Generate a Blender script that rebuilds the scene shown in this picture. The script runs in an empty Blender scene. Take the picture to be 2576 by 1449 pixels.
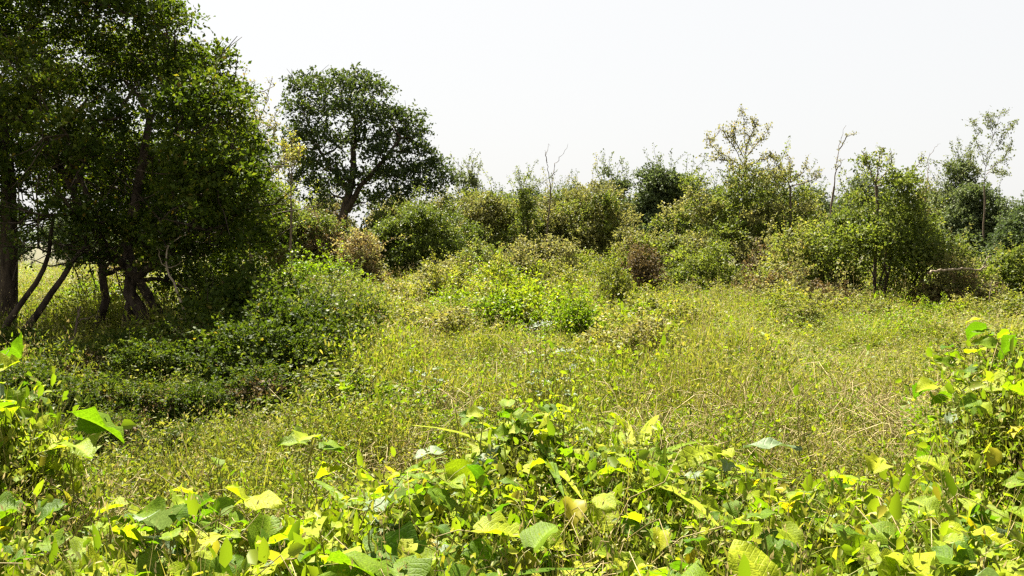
import bpy, math
import numpy as np
from mathutils import Vector

# ------------------------------------------------------------------ scene, camera, light
SC = bpy.context.scene
COL = SC.collection
EYE = 2.0            # eye height above the meadow soil
FPX = 887.0          # focal length in pixels of a 1024 wide picture
HORIZON = 610.0      # horizon row in a 2576 wide picture
cam_d = bpy.data.cameras.new('camera')
cam = bpy.data.objects.new('camera', cam_d); COL.objects.link(cam)
cam_d.sensor_width = 36.0
cam_d.lens = FPX / 1024 * 36.0
cam_d.clip_start = 0.05; cam_d.clip_end = 3000
cam.location = (0, 0, EYE)
cam.rotation_euler = (math.radians(90) - math.atan((288 - HORIZON * 1024 / 2576) / FPX), 0, 0)
SC.camera = cam

SUN_AZ, SUN_EL = math.radians(-26), math.radians(57)      # azimuth from straight ahead to the right
SUN_DIR = Vector((math.sin(SUN_AZ) * math.cos(SUN_EL), math.cos(SUN_AZ) * math.cos(SUN_EL), math.sin(SUN_EL)))
W = bpy.data.worlds.new('World'); SC.world = W; W.use_nodes = True
wn = W.node_tree.nodes; wl = W.node_tree.links
wn.clear()
sky = wn.new('ShaderNodeTexSky'); sky.sky_type = 'NISHITA'; sky.sun_disc = False
sky.sun_elevation = SUN_EL; sky.sun_rotation = SUN_AZ; sky.dust_density = 4.0
W.cycles.sampling_method = 'NONE'                       # an even sky needs no light map
wmix = wn.new('ShaderNodeMix'); wmix.data_type = 'RGBA'
wmix.inputs[0].default_value = 0.965                      # thin bright cloud veils the whole sky evenly
wmix.inputs[7].default_value = (1.535, 1.535, 1.515, 1)
wl.new(sky.outputs[0], wmix.inputs[6])
wbg = wn.new('ShaderNodeBackground'); wbg.inputs['Strength'].default_value = 0.1
wl.new(wmix.outputs[2], wbg.inputs['Color'])
wo = wn.new('ShaderNodeOutputWorld'); wl.new(wbg.outputs[0], wo.inputs[0])

sun_d = bpy.data.lights.new('sun', 'SUN'); sun_d.energy = 5.0; sun_d.angle = math.radians(0.6)
sun_d.color = (1.0, 0.93, 0.81)
sun = bpy.data.objects.new('sun', sun_d); COL.objects.link(sun)
sun.rotation_euler = SUN_DIR.to_track_quat('Z', 'Y').to_euler()
sun.location = (20, 30, 40)

SC.view_settings.view_transform = 'Standard'
SC.view_settings.look = 'None'
SC.view_settings.gamma = 1.0
SC.view_settings.use_curve_mapping = False
SC.view_settings.exposure = 2.55
SC.render.engine = 'CYCLES'
SC.cycles.max_bounces = 3
SC.cycles.diffuse_bounces = 1
SC.cycles.transmission_bounces = 2
SC.cycles.caustics_reflective = False
SC.cycles.caustics_refractive = False
SC.cycles.use_denoising = False
SC.cycles.denoising_input_passes = 'RGB_ALBEDO_NORMAL'
SC.cycles.denoising_prefilter = 'ACCURATE'
SC.cycles.filter_width = 1.4

R = np.random.default_rng(7)

# ------------------------------------------------------------------ small helpers
def at(px, py, d):
    """world point that stands at distance d on the sight line of a place seen in the photograph"""
    k = 1024 / 2576 / FPX * d
    return np.array([(px - 1288) * k, d, EYE - (py - HORIZON) * k])

def unit(v):
    return v / np.maximum(np.linalg.norm(v, axis=-1, keepdims=True), 1e-9)

def vnoise(x, y, seed, scale):
    g = np.random.default_rng(seed).random((97, 97))
    u = np.asarray(x) / scale + 40.3; v = np.asarray(y) / scale + 40.7
    i = np.floor(u).astype(int); j = np.floor(v).astype(int)
    fu = u - i; fv = v - j
    fu = fu * fu * (3 - 2 * fu); fv = fv * fv * (3 - 2 * fv)
    a = g[i % 97, j % 97]; b = g[(i + 1) % 97, j % 97]; c = g[i % 97, (j + 1) % 97]; d = g[(i + 1) % 97, (j + 1) % 97]
    return (a * (1 - fu) + b * fu) * (1 - fv) + (c * (1 - fu) + d * fu) * fv

def ground_z(x, y):
    f = np.clip((np.asarray(y, float) - 3) / 4, 0, 1)
    return f * (0.34 * (vnoise(x, y, 11, 3.1) - 0.5) + 0.5 * (vnoise(x, y, 12, 9.0) - 0.5))

class Geo:
    """collects quads with a tint per quad and a material slot"""
    def __init__(self):
        self.V, self.F, self.T, self.M, self.n = [], [], [], [], 0
    def add(self, V, F, tint, mi=0):
        self.V.append(np.asarray(V, np.float32)); self.F.append(np.asarray(F, np.int64) + self.n)
        self.T.append(np.broadcast_to(np.asarray(tint, np.float32), (len(F),))); self.M.append(np.full(len(F), mi, np.int32))
        self.n += len(V)
    def leaves(self, P, D, N, L, Wd, tint, mi=0, fold=0.18, bend=0.0):
        n = len(P)
        D = unit(D); S = unit(np.cross(D, N)); N = np.cross(S, D)
        L = np.broadcast_to(L, (n,))[:, None]; Wd = np.broadcast_to(Wd, (n,))[:, None]
        mid = P + D * L * 0.45
        V = np.empty((n, 4, 3))
        V[:, 0] = P; V[:, 1] = mid + S * Wd * 0.5 + N * Wd * fold
        V[:, 2] = P + D * L - N * L * bend; V[:, 3] = mid - S * Wd * 0.5 + N * Wd * fold
        F = np.arange(4 * n).reshape(n, 4)
        self.add(V.reshape(-1, 3), F, np.broadcast_to(tint, (n,)), mi)
    def ovals(self, P, D, N, L, Wd, tint, mi=0, fold=0.2, bend=0.15):
        """pointed oval leaves, two quads folded along the midrib"""
        n = len(P)
        D = unit(D); S = unit(np.cross(D, N)); N = np.cross(S, D)
        L = np.broadcast_to(L, (n,))[:, None]; Wd = np.broadcast_to(Wd, (n,))[:, None]
        V = np.empty((n, 6, 3))
        V[:, 0] = P; V[:, 3] = P + D * L - N * L * bend
        for sgn, i1, i2 in ((1, 1, 2), (-1, 5, 4)):
            V[:, i1] = P + D * L * .24 + sgn * S * Wd * .46 + N * Wd * fold
            V[:, i2] = P + D * L * .66 + sgn * S * Wd * .38 + N * (Wd * fold * .8 - L * bend * .4)
        b = (np.arange(n) * 6)[:, None]
        F = np.concatenate([b + np.array([[0, 1, 2, 3]]), b + np.array([[0, 3, 4, 5]])])
        self.add(V.reshape(-1, 3), F, np.tile(np.broadcast_to(tint, (n,)), 2), mi)
    def blades(self, P, D, L, Wd, droop, tint, mi=0, seg=3):
        """grass blades that arch over"""
        n = len(P); D = unit(D)
        side = unit(np.cross(D, np.array([0, 0, 1.0])) + 1e-4)
        hor = unit(D * np.array([1, 1, 0.0]) + 1e-5)
        V = np.empty((n, seg + 1, 2, 3))
        for s in range(seg + 1):
            t = s / seg
            c = P + D * (L * t)[:, None] + (hor * 0.5 - np.array([0, 0, 0.6])) * (droop * L * t * t)[:, None]
            w = (Wd * (1 - 0.92 * t ** 1.5) * 0.5)[:, None]
            V[:, s, 0] = c - side * w; V[:, s, 1] = c + side * w
        base = (np.arange(n) * (seg + 1) * 2)[:, None]
        F = []
        for s in range(seg):
            F.append(np.concatenate([base + 2 * s, base + 2 * s + 1, base + 2 * s + 3, base + 2 * s + 2], 1))
        self.add(V.reshape(-1, 3), np.concatenate(F), np.tile(np.broadcast_to(tint, (n,)), seg), mi)
    def tube(self, pts, rad, sides=6, tint=0.5, mi=0):
        pts = np.asarray(pts, float); rad = np.broadcast_to(np.asarray(rad, float), (len(pts),))
        T = np.gradient(pts, axis=0); T = unit(T)
        ref = np.array([0.31, 0.17, 0.93]) if abs(T[0, 2]) < 0.9 else np.array([0.95, 0.2, 0.1])
        A = unit(np.cross(T, ref)); B = np.cross(T, A)
        a = np.arange(sides) / sides * 2 * np.pi
        V = pts[:, None] + (A[:, None] * np.cos(a)[None, :, None] + B[:, None] * np.sin(a)[None, :, None]) * rad[:, None, None]
        m = len(pts); F = []
        for i in range(m - 1):
            for k in range(sides):
                k2 = (k + 1) % sides
                F.append((i * sides + k, i * sides + k2, (i + 1) * sides + k2, (i + 1) * sides + k))
        self.add(V.reshape(-1, 3), F, tint, mi)
    def mesh(self, name, mats, smooth=False):
        V = np.concatenate(self.V); F = np.concatenate(self.F); T = np.concatenate(self.T); M = np.concatenate(self.M)
        me = bpy.data.meshes.new(name)
        me.vertices.add(len(V)); me.vertices.foreach_set('co', V.astype(np.float32).ravel())
        me.loops.add(F.size); me.loops.foreach_set('vertex_index', F.astype(np.int32).ravel())
        me.polygons.add(len(F)); me.polygons.foreach_set('loop_start', (np.arange(len(F)) * 4).astype(np.int32))
        for m in mats: me.materials.append(m)
        me.polygons.foreach_set('material_index', M)
        if smooth: me.polygons.foreach_set('use_smooth', np.ones(len(F), bool))
        at_ = me.attributes.new('tint', 'FLOAT', 'FACE'); at_.data.foreach_set('value', T.astype(np.float32))
        me.update(calc_edges=True)
        return me

def obj(name, me, parent=None, loc=None, rot=None, scale=None):
    o = bpy.data.objects.new(name, me); COL.objects.link(o)
    if parent is not None: o.parent = parent
    if loc is not None: o.location = [float(v) for v in loc]
    if rot is not None: o.rotation_euler = [float(v) for v in rot]
    if scale is not None: o.scale = [float(v) for v in scale] if np.ndim(scale) else (float(scale),) * 3
    return o

def tag(o, label=None, cat=None, group=None, kind=None):
    if label: o['label'] = label
    if cat: o['category'] = cat
    if group: o['group'] = group
    if kind: o['kind'] = kind
    return o

def wander(a, b, n, amp, rng, sag=0.0):
    a = np.asarray(a, float); b = np.asarray(b, float)
    t = np.linspace(0, 1, n)[:, None]
    L = np.linalg.norm(b - a)
    off = np.cumsum(rng.normal(0, 1, (n, 3)), 0) * amp * L / math.sqrt(n)
    off = off - t * off[-1]
    p = a * (1 - t) + b * t + off
    p[:, 2] += sag * L * (np.sin(np.pi * t[:, 0]))
    p[0] = a; p[-1] = b
    return p

# ------------------------------------------------------------------ materials
def leaf_mat(name, stops, trans=0.45, tcol=(1.35, 1.4, 0.4), rough=0.5, spec=0.4, rnd=0.35, rib=False, gain=0.95):
    """stops: colours along the per-leaf tint"""
    m = bpy.data.materials.new(name); m.use_nodes = True
    nt = m.node_tree; N = nt.nodes; L = nt.links; N.clear()
    out = N.new('ShaderNodeOutputMaterial')
    att = N.new('ShaderNodeAttribute'); att.attribute_name = 'tint'
    info = N.new('ShaderNodeObjectInfo')
    off = N.new('ShaderNodeMath'); off.operation = 'MULTIPLY_ADD'
    off.inputs[1].default_value = rnd; off.inputs[2].default_value = -rnd / 2
    L.new(info.outputs['Random'], off.inputs[0])
    add = N.new('ShaderNodeMath'); add.operation = 'ADD'; add.use_clamp = True
    L.new(att.outputs['Fac'], add.inputs[0]); L.new(off.outputs[0], add.inputs[1])
    ramp = N.new('ShaderNodeValToRGB')
    cr = ramp.color_ramp
    while len(cr.elements) < len(stops): cr.elements.new(0.5)
    for e, (p, c) in zip(cr.elements, stops): e.position = p; e.color = (*(v * gain for v in c), 1)
    L.new(add.outputs[0], ramp.inputs[0])
    col = ramp.outputs[0]
    if rib:
        tc = N.new('ShaderNodeTexCoord')
        no = N.new('ShaderNodeTexNoise'); no.inputs['Scale'].default_value = 26; no.inputs['Detail'].default_value = 4
        L.new(tc.outputs['Object'], no.inputs['Vector'])
        ra = N.new('ShaderNodeAttribute'); ra.attribute_name = 'rib'
        vein = N.new('ShaderNodeValToRGB'); vein.color_ramp.elements[0].position = 0.04; vein.color_ramp.elements[1].position = 0.16
        vein.color_ramp.elements[0].color = (1.35, 1.3, 1.5, 1); vein.color_ramp.elements[1].color = (1, 1, 1, 1)
        L.new(ra.outputs['Fac'], vein.inputs[0])
        mul = N.new('ShaderNodeMix'); mul.data_type = 'RGBA'; mul.blend_type = 'MULTIPLY'; mul.inputs[0].default_value = 1
        L.new(col, mul.inputs[6]); L.new(vein.outputs[0], mul.inputs[7])
        nr = N.new('ShaderNodeMapRange'); nr.inputs['To Min'].default_value = 0.7; nr.inputs['To Max'].default_value = 1.3
        nr.inputs['From Min'].default_value = 0.3; nr.inputs['From Max'].default_value = 0.7
        L.new(no.outputs['Fac'], nr.inputs['Value'])
        mu2 = N.new('ShaderNodeVectorMath'); mu2.operation = 'SCALE'
        L.new(mul.outputs[2], mu2.inputs[0]); L.new(nr.outputs[0], mu2.inputs['Scale'])
        sx = N.new('ShaderNodeSeparateXYZ'); L.new(tc.outputs['Object'], sx.inputs[0])
        def mth(op, a, b=None):
            q = N.new('ShaderNodeMath'); q.operation = op
            for k_, v_ in ((0, a), (1, b)):
                if v_ is None: continue
                if isinstance(v_, (int, float)): q.inputs[k_].default_value = v_
                else: L.new(v_, q.inputs[k_])
            return q.outputs[0]
        vv = mth('FRACT', mth('MULTIPLY', mth('SUBTRACT', sx.outputs['Y'], mth('MULTIPLY', mth('ABSOLUTE', sx.outputs['X']), .75)), 8.0))
        line = mth('SUBTRACT', 1.0, mth('MINIMUM', mth('MULTIPLY', mth('ABSOLUTE', mth('SUBTRACT', vv, .5)), 7.0), 1.0))
        mu3 = N.new('ShaderNodeVectorMath'); mu3.operation = 'SCALE'
        L.new(mu2.outputs[0], mu3.inputs[0]); L.new(mth('ADD', 1.0, mth('MULTIPLY', line, .22)), mu3.inputs['Scale'])
        relief = mth('ADD', mth('MULTIPLY', line, -.8), no.outputs['Fac'])
        col = mu3.outputs[0]
    p = N.new('ShaderNodeBsdfPrincipled')
    p.inputs['Roughness'].default_value = rough
    p.inputs['Specular IOR Level'].default_value = spec
    L.new(col, p.inputs['Base Color'])
    if rib:
        bp = N.new('ShaderNodeBump'); bp.inputs['Strength'].default_value = 0.22; bp.inputs['Distance'].default_value = 0.02
        L.new(relief, bp.inputs['Height']); L.new(bp.outputs[0], p.inputs['Normal'])
    tm = N.new('ShaderNodeMix'); tm.data_type = 'RGBA'; tm.blend_type = 'MULTIPLY'; tm.inputs[0].default_value = 1
    tm.inputs[7].default_value = (*tcol, 1); L.new(col, tm.inputs[6])
    tr = N.new('ShaderNodeBsdfTranslucent'); L.new(tm.outputs[2], tr.inputs['Color'])
    mx = N.new('ShaderNodeMixShader'); mx.inputs[0].default_value = trans
    L.new(p.outputs[0], mx.inputs[1]); L.new(tr.outputs[0], mx.inputs[2]); L.new(mx.outputs[0], out.inputs[0])
    return m

def bark_mat(name, c0, c1, scale=14):
    m = bpy.data.materials.new(name); m.use_nodes = True
    nt = m.node_tree; N = nt.nodes; L = nt.links
    p = N['Principled BSDF']; p.inputs['Roughness'].default_value = 0.9; p.inputs['Specular IOR Level'].default_value = 0.15
    tc = N.new('ShaderNodeTexCoord'); mp = N.new('ShaderNodeMapping'); mp.inputs['Scale'].default_value = (1, 1, 0.25)
    no = N.new('ShaderNodeTexNoise'); no.inputs['Scale'].default_value = scale; no.inputs['Detail'].default_value = 6
    L.new(tc.outputs['Object'], mp.inputs[0]); L.new(mp.outputs[0], no.inputs['Vector'])
    r = N.new('ShaderNodeValToRGB'); r.color_ramp.elements[0].position = 0.35; r.color_ramp.elements[1].position = 0.68
    r.color_ramp.elements[0].color = (*c0, 1); r.color_ramp.elements[1].color = (*c1, 1)
    L.new(no.outputs['Fac'], r.inputs[0]); L.new(r.outputs[0], p.inputs['Base Color'])
    b = N.new('ShaderNodeBump'); b.inputs['Strength'].default_value = 0.7; b.inputs['Distance'].default_value = 0.03
    L.new(no.outputs['Fac'], b.inputs['Height']); L.new(b.outputs[0], p.inputs['Normal'])
    return m

BROWN = (0.13, 0.085, 0.035)
M = {
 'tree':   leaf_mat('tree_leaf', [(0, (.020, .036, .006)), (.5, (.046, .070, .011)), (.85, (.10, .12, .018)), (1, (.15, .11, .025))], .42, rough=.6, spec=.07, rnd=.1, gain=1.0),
 'oak':    leaf_mat('hazed_oak_leaf', [(0, (.026, .042, .018)), (.5, (.046, .066, .026)), (.9, (.08, .10, .035)), (1, (.11, .10, .03))], .35, rough=.6, spec=.1, rnd=.1, gain=.95),  # greens greyed so the colour stands in for faint haze over this tree
 'bush':   leaf_mat('bush_leaf', [(0, (.040, .060, .010)), (.5, (.098, .120, .024)), (.85, (.18, .185, .045)), (1, (.22, .165, .06))], .45, tcol=(1.2, 1.25, .6), rough=.55, spec=.15, rnd=.2, gain=1.15),
 'olive':  leaf_mat('olive_leaf', [(0, (.07, .075, .020)), (.5, (.135, .137, .045)), (.85, (.22, .20, .075)), (1, (.25, .18, .08))], .45, tcol=(1.15, 1.15, .7), rough=.6, spec=.15, rnd=.2, gain=1.15),
 'lime':   leaf_mat('lime_leaf', [(0, (.07, .10, .010)), (.5, (.14, .17, .025)), (.85, (.23, .235, .045)), (1, (.27, .21, .05))], .45, tcol=(1.2, 1.25, .6), rough=.55, spec=.15, rnd=.2, gain=1.1),
 'far':    leaf_mat('hazed_far_leaf', [(0, (.04, .06, .024)), (.5, (.075, .098, .038)), (1, (.125, .14, .06))], .35, tcol=(1.15, 1.2, .7), rough=.6, spec=.15, rnd=.2, gain=1.1),  # bluish grey cast in the colour imitates haze on distant trees
 'brown':  leaf_mat('withered_leaf', [(0, (.06, .045, .018)), (.5, (.13, .098, .042)), (1, (.24, .18, .085))], .3, tcol=(1.2, 1.1, .7), rough=.7, spec=.15, rnd=.25, gain=.9),
 'weed':   leaf_mat('weed_leaf', [(0, (.05, .08, .008)), (.5, (.146, .158, .025)), (.85, (.26, .24, .052)), (1, (.32, .25, .08))], .42, tcol=(1.2, 1.3, .55), rough=.55, spec=.15, rnd=.4),
 'fern':   leaf_mat('bright_weed_leaf', [(0, (.065, .12, .006)), (.5, (.15, .20, .012)), (.85, (.245, .265, .02)), (1, (.31, .25, .035))], .45, tcol=(1.15, 1.35, .45), rough=.5, spec=.15, rnd=.4),
 'grass':  leaf_mat('grass_blade', [(0, (.065, .10, .009)), (.5, (.178, .186, .027)), (.85, (.295, .265, .062)), (1, (.36, .28, .10))], .42, tcol=(1.2, 1.3, .5), rough=.5, spec=.15, rnd=.4),
 'straw':  leaf_mat('straw', [(0, (.15, .115, .045)), (.5, (.29, .235, .10)), (1, (.45, .38, .19))], .25, tcol=(1.1, 1.05, .8), rough=.6, spec=.15, rnd=.3),
 'vine':   leaf_mat('vine_leaf', [(0, (.042, .095, .006)), (.35, (.12, .18, .008)), (.78, (.23, .265, .012)), (.95, (.31, .29, .016)), (1, (.34, .2, .03))], .45, tcol=(1.15, 1.4, .35), rough=.5, spec=.08, rnd=.8, rib=True, gain=.98),
 'pale':   leaf_mat('silvery_leaf', [(0, (.08, .125, .045)), (1, (.16, .205, .11))], .3, tcol=(1, 1.05, .5), rough=.55, spec=.18, rnd=.6, rib=True),
 'flower': leaf_mat('white_petal', [(0, (.3, .32, .27)), (1, (.42, .43, .39))], .3, tcol=(1, 1, .95), rough=.6, spec=.1, rnd=.3),
 'gold':   leaf_mat('golden_leaf', [(0, (.20, .2, .01)), (.6, (.32, .29, .015)), (1, (.40, .26, .03))], .5, tcol=(1.3, 1.2, .3), rough=.5, spec=.15, rnd=.4),
 'stem':   leaf_mat('green_stem', [(0, (.09, .11, .015)), (1, (.26, .23, .05))], .15, rough=.5, spec=.15, rnd=.4),
 'bark':   bark_mat('dark_bark', (.018, .013, .009), (.075, .055, .038)),
 'pole':   bark_mat('pale_bark', (.13, .10, .065), (.32, .26, .18), 20),
 'twig':   bark_mat('twig_bark', (.06, .045, .03), (.16, .12, .085), 30),
}

def ground_mat():
    m = bpy.data.materials.new('soil'); m.use_nodes = True
    nt = m.node_tree; N = nt.nodes; L = nt.links
    p = N['Principled BSDF']; p.inputs['Roughness'].default_value = 1
    tc = N.new('ShaderNodeTexCoord')
    n1 = N.new('ShaderNodeTexNoise'); n1.inputs['Scale'].default_value = 1.3; n1.inputs['Detail'].default_value = 8
    n2 = N.new('ShaderNodeTexNoise'); n2.inputs['Scale'].default_value = 45; n2.inputs['Detail'].default_value = 5
    L.new(tc.outputs['Object'], n1.inputs['Vector']); L.new(tc.outputs['Object'], n2.inputs['Vector'])
    r = N.new('ShaderNodeValToRGB'); e = r.color_ramp.elements
    e[0].position = .3; e[0].color = (.035, .03, .016, 1); e[1].position = .7; e[1].color = (.07, .075, .02, 1)
    r2 = N.new('ShaderNodeValToRGB'); f = r2.color_ramp.elements
    f[0].position = .35; f[0].color = (.5, .5, .5, 1); f[1].position = .7; f[1].color = (1.5, 1.35, 1.1, 1)
    L.new(n1.outputs['Fac'], r.inputs[0]); L.new(n2.outputs['Fac'], r2.inputs[0])
    mx = N.new('ShaderNodeMix'); mx.data_type = 'RGBA'; mx.blend_type = 'MULTIPLY'; mx.inputs[0].default_value = 1
    L.new(r.outputs[0], mx.inputs[6]); L.new(r2.outputs[0], mx.inputs[7]); L.new(mx.outputs[2], p.inputs['Base Color'])
    b = N.new('ShaderNodeBump'); b.inputs['Distance'].default_value = .03; L.new(n2.outputs['Fac'], b.inputs['Height']); L.new(b.outputs[0], p.inputs['Normal'])
    return m

# ------------------------------------------------------------------ ground
gx = np.concatenate([[-1500, -600, -250, -120, -80], np.arange(-60, 60.1, 0.75), [80, 120, 250, 600, 1500]])
gy = np.concatenate([[-400, -100, -30, -10, -4], np.arange(-2, 90.1, 0.75), [110, 150, 250, 600, 1800]])
X, Y = np.meshgrid(gx, gy)
fade = np.clip(1 - (np.maximum(np.abs(X) - 45, 0) / 15 + np.maximum(Y - 70, 0) / 20), 0, 1)
Z = ground_z(X, Y) * fade
g = Geo(); nx = len(gx)
ii, jj = np.meshgrid(np.arange(len(gy) - 1), np.arange(nx - 1), indexing='ij')
b0 = (ii * nx + jj).ravel()
g.add(np.stack([X, Y, Z], -1).reshape(-1, 3), np.stack([b0, b0 + 1, b0 + nx + 1, b0 + nx], 1), 0.5)
tag(obj('ground', g.mesh('ground', [ground_mat()], True)), 'overgrown meadow soil under the weeds', 'ground', kind='structure')

# ------------------------------------------------------------------ woody plants
def foliage(geo, clumps, rng, leaf, per, shoot=0.3, tint0=0.45, mi=0, up=0.35, aspect=0.62, flat=0.8, mix2=None):
    """clumps: rows of x, y, z, r. Leaves sit along short shoots that leave the shell of each clump."""
    for (cx, cy, cz, r) in clumps:
        ns = max(6, int(1.75 * per * r * r)); leaf_ = leaf * 1.12
        u = unit(rng.normal(0, 1, (ns, 3)))
        u[:, 2] = np.where(rng.random(ns) < 0.55, np.abs(u[:, 2]), u[:, 2])
        rr = r * rng.random(ns) ** 0.38 * (0.72 + 0.4 * rng.random(ns))
        base = np.array([cx, cy, cz]) + u * rr[:, None] * np.array([1, 1, flat])
        d = unit(u * 0.8 + np.array([0, 0, up]) + rng.normal(0, .45, (ns, 3)))
        sl = shoot * (0.5 + rng.random(ns)) * min(1, 0.5 + r)
        k = 11
        t = (np.arange(k) + rng.random((ns, k))) / k
        P = base[:, None] + d[:, None] * (sl[:, None] * t)[..., None] - np.array([0, 0, .3]) * (sl[:, None] * t * t)[..., None]
        P = P + rng.normal(0, leaf * .35, P.shape)
        ld = unit(d[:, None] * .6 + rng.normal(0, .8, P.shape))
        nn = unit(np.array([0, 0, .8]) + rng.normal(0, .7, P.shape))
        ct = tint0 + rng.normal(0, .07)
        ti = np.clip(ct + rng.normal(0, .1, (ns, 1)) + rng.normal(0, .14, (ns, k)), 0, .93)
        odd = rng.random((ns, k)) < .012
        ti = np.where(odd, 1, ti)
        Ls = leaf_ * (0.6 + .8 * rng.random((ns, k)))
        geo.leaves(P.reshape(-1, 3), ld.reshape(-1, 3), nn.reshape(-1, 3), Ls.ravel(), Ls.ravel() * aspect * (0.8 + .4 * rng.random(ns * k)), ti.ravel(), mi, .14, .12)

def skeleton(starts, targets, rng, r0):
    """grow limbs from the trunk points to the clumps; returns list of (pts, radii, level)"""
    nodes = [(np.asarray(p, float), r0 * 0.8, 1) for p in starts]
    out = []
    order = np.argsort([np.min([np.linalg.norm(np.asarray(t) - n[0]) for n in nodes]) for t in targets])
    for i in order:
        t = np.asarray(targets[i], float)
        best = min(nodes, key=lambda n: np.linalg.norm(t - n[0]) + (1.2 * max(0, n[0][2] - t[2])) + .15 * n[2])
        L = np.linalg.norm(t - best[0])
        if L < .05: continue
        pts = wander(best[0], t, 7, .10, rng, sag=.06)
        r1 = best[1] * .68
        rad = np.linspace(r1, max(r1 * .35, .006), 7)
        out.append((pts, rad, best[2]))
        for k in (2, 3, 5, 6): nodes.append((pts[k], rad[k], best[2] + 1))
    return out

def dome(rng, w, h, n, dep=None, r=(.35, .75), low=.12, pointy=0.0):
    """irregular heap of clumps, w wide, h tall"""
    dep = dep or w * .85
    out = []
    for i in range(n):
        a = rng.random() * 2 * np.pi; q = math.sqrt(rng.random())
        rc = (r[0] + (r[1] - r[0]) * rng.random())
        top = h * (1 - (q ** 2.6) * (.5 + .5 * pointy)) * (0.8 + .3 * rng.random())
        z = low * h + (max(top - rc, .2) - low * h) * (rng.random() ** .55)
        out.append((q * math.cos(a) * (w / 2 - rc * .6), q * math.sin(a) * (dep / 2 - rc * .6), z, rc))
    return out

def bush_meshes(seed, clumps, mat, leaf, per, stems=5, tint0=.45, shoot=.3, mat2=None, frac2=0):
    rng = np.random.default_rng(seed)
    g = Geo(); s = Geo(); hh = max(c[2] + c[3] for c in clumps); q0 = min(.05, .012 * hh)
    clumps = [(c[0], c[1], c[2], c[3] * (.65 + .65 * rng.random())) for c in clumps]
    c1 = [c for c in clumps if not mat2 or rng.random() >= frac2]; c2 = [c for c in clumps if c not in c1]
    foliage(g, c1, rng, leaf, per, shoot, tint0); foliage(g, c2, rng, leaf, per, shoot, tint0, 1)
    shoots(g, s, clumps, rng, leaf, tint0, hh)
    crown = g.mesh('foliage', [M[mat]] + ([M[mat2]] if mat2 else []))
    sel = [clumps[i] for i in rng.permutation(len(clumps))[:stems * 3]]
    for c in sel[:stems]:
        pts = wander((c[0] * .25, c[1] * .25, -.1), c[:3], 8, .1, rng, .05); s.tube(pts, np.linspace(q0, q0 * .3, 8), 5)
    for c in sel[stems:]:
        pts = wander((c[0] * .4, c[1] * .4, c[2] * .4), c[:3], 6, .12, rng, .05); s.tube(pts, np.linspace(q0 * .5, q0 * .16, 6), 4)
    return crown, s.mesh('stems', [M['bark']], True)

def shoots(g, s, clumps, rng, leaf, tint0, hh):
    tops = sorted(clumps, key=lambda c: -c[2])[:max(4, len(clumps) // 2)]
    for i in range(int(8 + 5 * hh)):
        c = tops[rng.integers(len(tops))]
        d = unit(np.array([c[0], c[1], 0]) * .25 / max(hh, .5) + rng.normal(0, .35, 3) + np.array([0, 0, .8]))
        L = c[3] * (.5 + .8 * rng.random()) + .12 * hh
        b = np.array(c[:3]) + d * c[3] * .7
        P = wander(b, b + d * L, 5, .1, rng, .05)
        s.tube(P, np.linspace(leaf * .12, leaf * .04, 5), 3)
        m = int(14 + L / leaf * 1.6); t = rng.random(m) ** .8 * 4; j = np.minimum(t.astype(int), 3)
        Q = P[j] + (P[j + 1] - P[j]) * (t - j)[:, None] + rng.normal(0, leaf * .55, (m, 3))
        Ls = leaf * (.6 + .7 * rng.random(m))
        g.leaves(Q, rng.normal(0, .8, (m, 3)) + d * .5, rng.normal(0, .7, (m, 3)) + np.array([0, 0, .7]), Ls, Ls * .58, np.clip(tint0 + .12 + rng.normal(0, .15, m), 0, 1), 0, .15, .12)

def bush(name, label, cat, meshes, loc, rz=0, sc=1.0, group=None):
    e = obj(name, None, loc=loc, rot=(0, 0, rz), scale=sc); tag(e, label, cat, group)
    obj('foliage', meshes[0], e); tag(obj('stem', meshes[1], e), kind='stuff')
    return e

def big_tree(name, label, loc, trunk_lines, clumps, mat, leaf, per, seed, r0, barkm='bark', shoot=.3, tint0=.42, extra=None):
    rng = np.random.default_rng(seed)
    e = obj(name, None, loc=loc); tag(e, label, 'tree')
    g = Geo(); starts = []
    for pts, ra, rb in trunk_lines:
        pts = np.asarray(pts, float); n = 10
        t = np.linspace(0, len(pts) - 1, n)
        P = np.stack([np.interp(t, np.arange(len(pts)), pts[:, k]) for k in range(3)], 1) + rng.normal(0, ra * .18, (n, 3))
        P[0] = pts[0]
        g.tube(P, np.linspace(ra, rb, n) * (1 + .5 * np.exp(-np.arange(n) * 1.3)), 9)
        starts += [P[k] for k in range(5, n)]
    tr = obj('trunk', g.mesh('trunk', [M[barkm]], True), e)
    tw = Geo()
    for pts, rad, lev in skeleton(starts, [c[:3] for c in clumps], rng, r0):
        if lev <= 1 and rad[0] > .02:
            b = Geo(); b.tube(pts, rad, 7); obj('branch', b.mesh('branch', [M[barkm]], True), tr)
        else: tw.tube(pts, rad, 5)
        for k in range(5):
            q = pts[3 + rng.integers(4)]
            tw.tube(wander(q, q + unit(rng.normal(0, 1, 3) + np.array([0, 0, .2])) * (.3 + .5 * rng.random()) * (1 + 2 * leaf * 5), 4, .15, rng), np.linspace(.010, .003, 4) * (1 + leaf * 8), 3)
    tag(obj('twigs', tw.mesh('twigs', [M[barkm]], True), e), kind='stuff')
    c = Geo(); foliage(c, clumps, rng, leaf, per, shoot, tint0)
    if extra: extra(c, rng)
    obj('crown', c.mesh('crown', [M[mat]]), e)
    return e

def px_clumps(rows, d, base):
    k = 1024 / 2576 / FPX
    out = []
    for (px, py, dy, r) in rows:
        p = at(px, py, d + dy) - base
        out.append((p[0], p[1], p[2], r * k * (d + dy)))
    return out

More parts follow.
